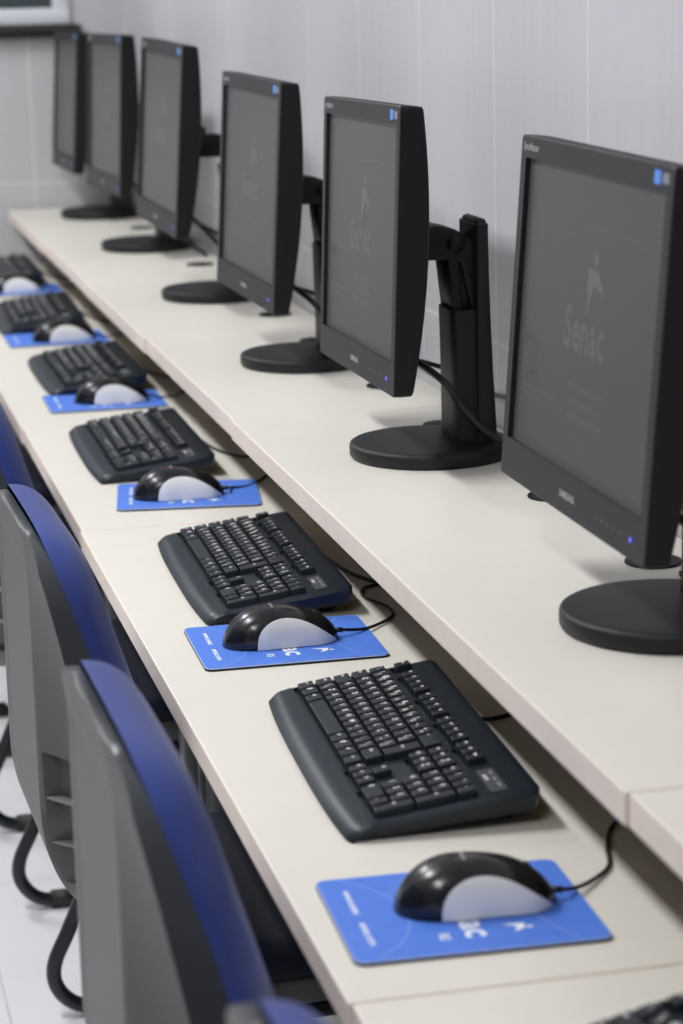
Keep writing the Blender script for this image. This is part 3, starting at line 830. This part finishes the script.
    b = bmesh.new(); prism(b, rrect(.11, .51, -.205, .205, .055, 8), .395, .432, .010); build('seat_shell', b, shell_g, r)
    b = bmesh.new()
    prism(b, [(.060, .60), (.090, .60), (.105, .43), (.20, .40), (.20, .378), (.085, .385), (.062, .42)], -.045, .045, .004, M=Matrix.Rotation(PI / 2, 4, 'X'))
    build('back_bracket', b, shell_g, r)
    for y in (-.21, .21):
        b = bmesh.new(); rr = .011
        P_ = [(.42, y * .9, .385), (.25, y * .9, .384), (.205, y * .93, .36), (.150, y, .235), (.105, y, .135), (.082, y, .085), (.083, y, .050), (.105, y, .022), (.140, y, .0125), (.20, y, .0125), (.40, y, .0125)]
        tube(b, P_, rr, 14, smooth_n=6)
        tube(b, [(.40, y, .0125), (.46, y, .0125), (.485, y, .03), (.48, y * .96, .12), (.46, y * .9, .30), (.44, y * .9, .372), (.42, y * .9, .385)], rr, 14, smooth_n=6)
        leg = build('leg_frame', b, tube_m, r)
        for x in (.15, .43):
            b = bmesh.new(); tube(b, [(x - .02, y, .0145), (x + .02, y, .0145)], .0145, 14, smooth_n=0); build('foot_cap', b, rub_m, leg)
    b = bmesh.new()
    for x in (.24, .42): tube(b, [(x, -.18, .385), (x, .18, .385)], .010, 12, smooth_n=0)
    build('cross_bar', b, tube_m, r)
    return r
XC = -.388
chairs = [(.018, -.67, .02), (.006, .205, .02), (.016, 1.11, .03), (.018, 2.26, .02), (-.005, 3.25, 0), (0, 4.1, 0)]
cl = ['nearest blue chair, only its rounded back top showing at the bottom edge',
      'blue chair with grey plastic back, the large one in the foreground',
      'blue and grey chair directly behind the large foreground one, louvres low on its back',
      'blue and grey chair third in line from the large foreground one, at left edge',
      'blue and grey chair mostly outside the left edge, only black leg loop showing',
      'last blue and grey office chair, far end of the row beside the end wall']
C0 = make_chair()
for k, (dx, yc, rz) in enumerate(chairs):
    o = C0 if k == 0 else dup(C0)
    o.location = (XC + dx, yc * U, 0); o.rotation_euler = (0, 0, rz); tag(o, cl[k], 'chair', 'blue office chairs along the desks')

# ------------------------------------------------------------------ world, camera, colour
w = bpy.data.worlds.new('world'); scene.world = w; w.use_nodes = True
w.node_tree.nodes['Background'].inputs[0].default_value = (.02, .03, .045, 1); w.node_tree.nodes['Background'].inputs[1].default_value = 1

cam = bpy.data.cameras.new('camera'); co = bpy.data.objects.new('camera', cam); COL.objects.link(co); scene.camera = co
yaw, pitch, roll = math.radians(12.95652), math.radians(12.87272), math.radians(-1.3628)
fw_ = Vector((math.sin(yaw) * math.cos(pitch), math.cos(yaw) * math.cos(pitch), -math.sin(pitch)))
rt = Vector((math.cos(yaw), -math.sin(yaw), 0)); up = rt.cross(fw_)
r2 = rt * math.cos(roll) + up * math.sin(roll); u2_ = up * math.cos(roll) - rt * math.sin(roll)
co.matrix_world = Matrix(((r2.x, u2_.x, -fw_.x, -.58240), (r2.y, u2_.y, -fw_.y, -1.60308), (r2.z, u2_.z, -fw_.z, 1.46815), (0, 0, 0, 1)))
cam.sensor_fit = 'HORIZONTAL'; cam.sensor_width = 24; cam.lens = 24 * 2377.9 / 683
cam.clip_start = .05; cam.clip_end = 50
cam.dof.use_dof = True; cam.dof.focus_distance = 2.72; cam.dof.aperture_fstop = 5.6; cam.dof.aperture_blades = 7
scene.view_settings.view_transform = 'Standard'; scene.view_settings.look = 'None'
scene.view_settings.gamma = 1; scene.view_settings.use_curve_mapping = False; scene.view_settings.exposure = 0.0
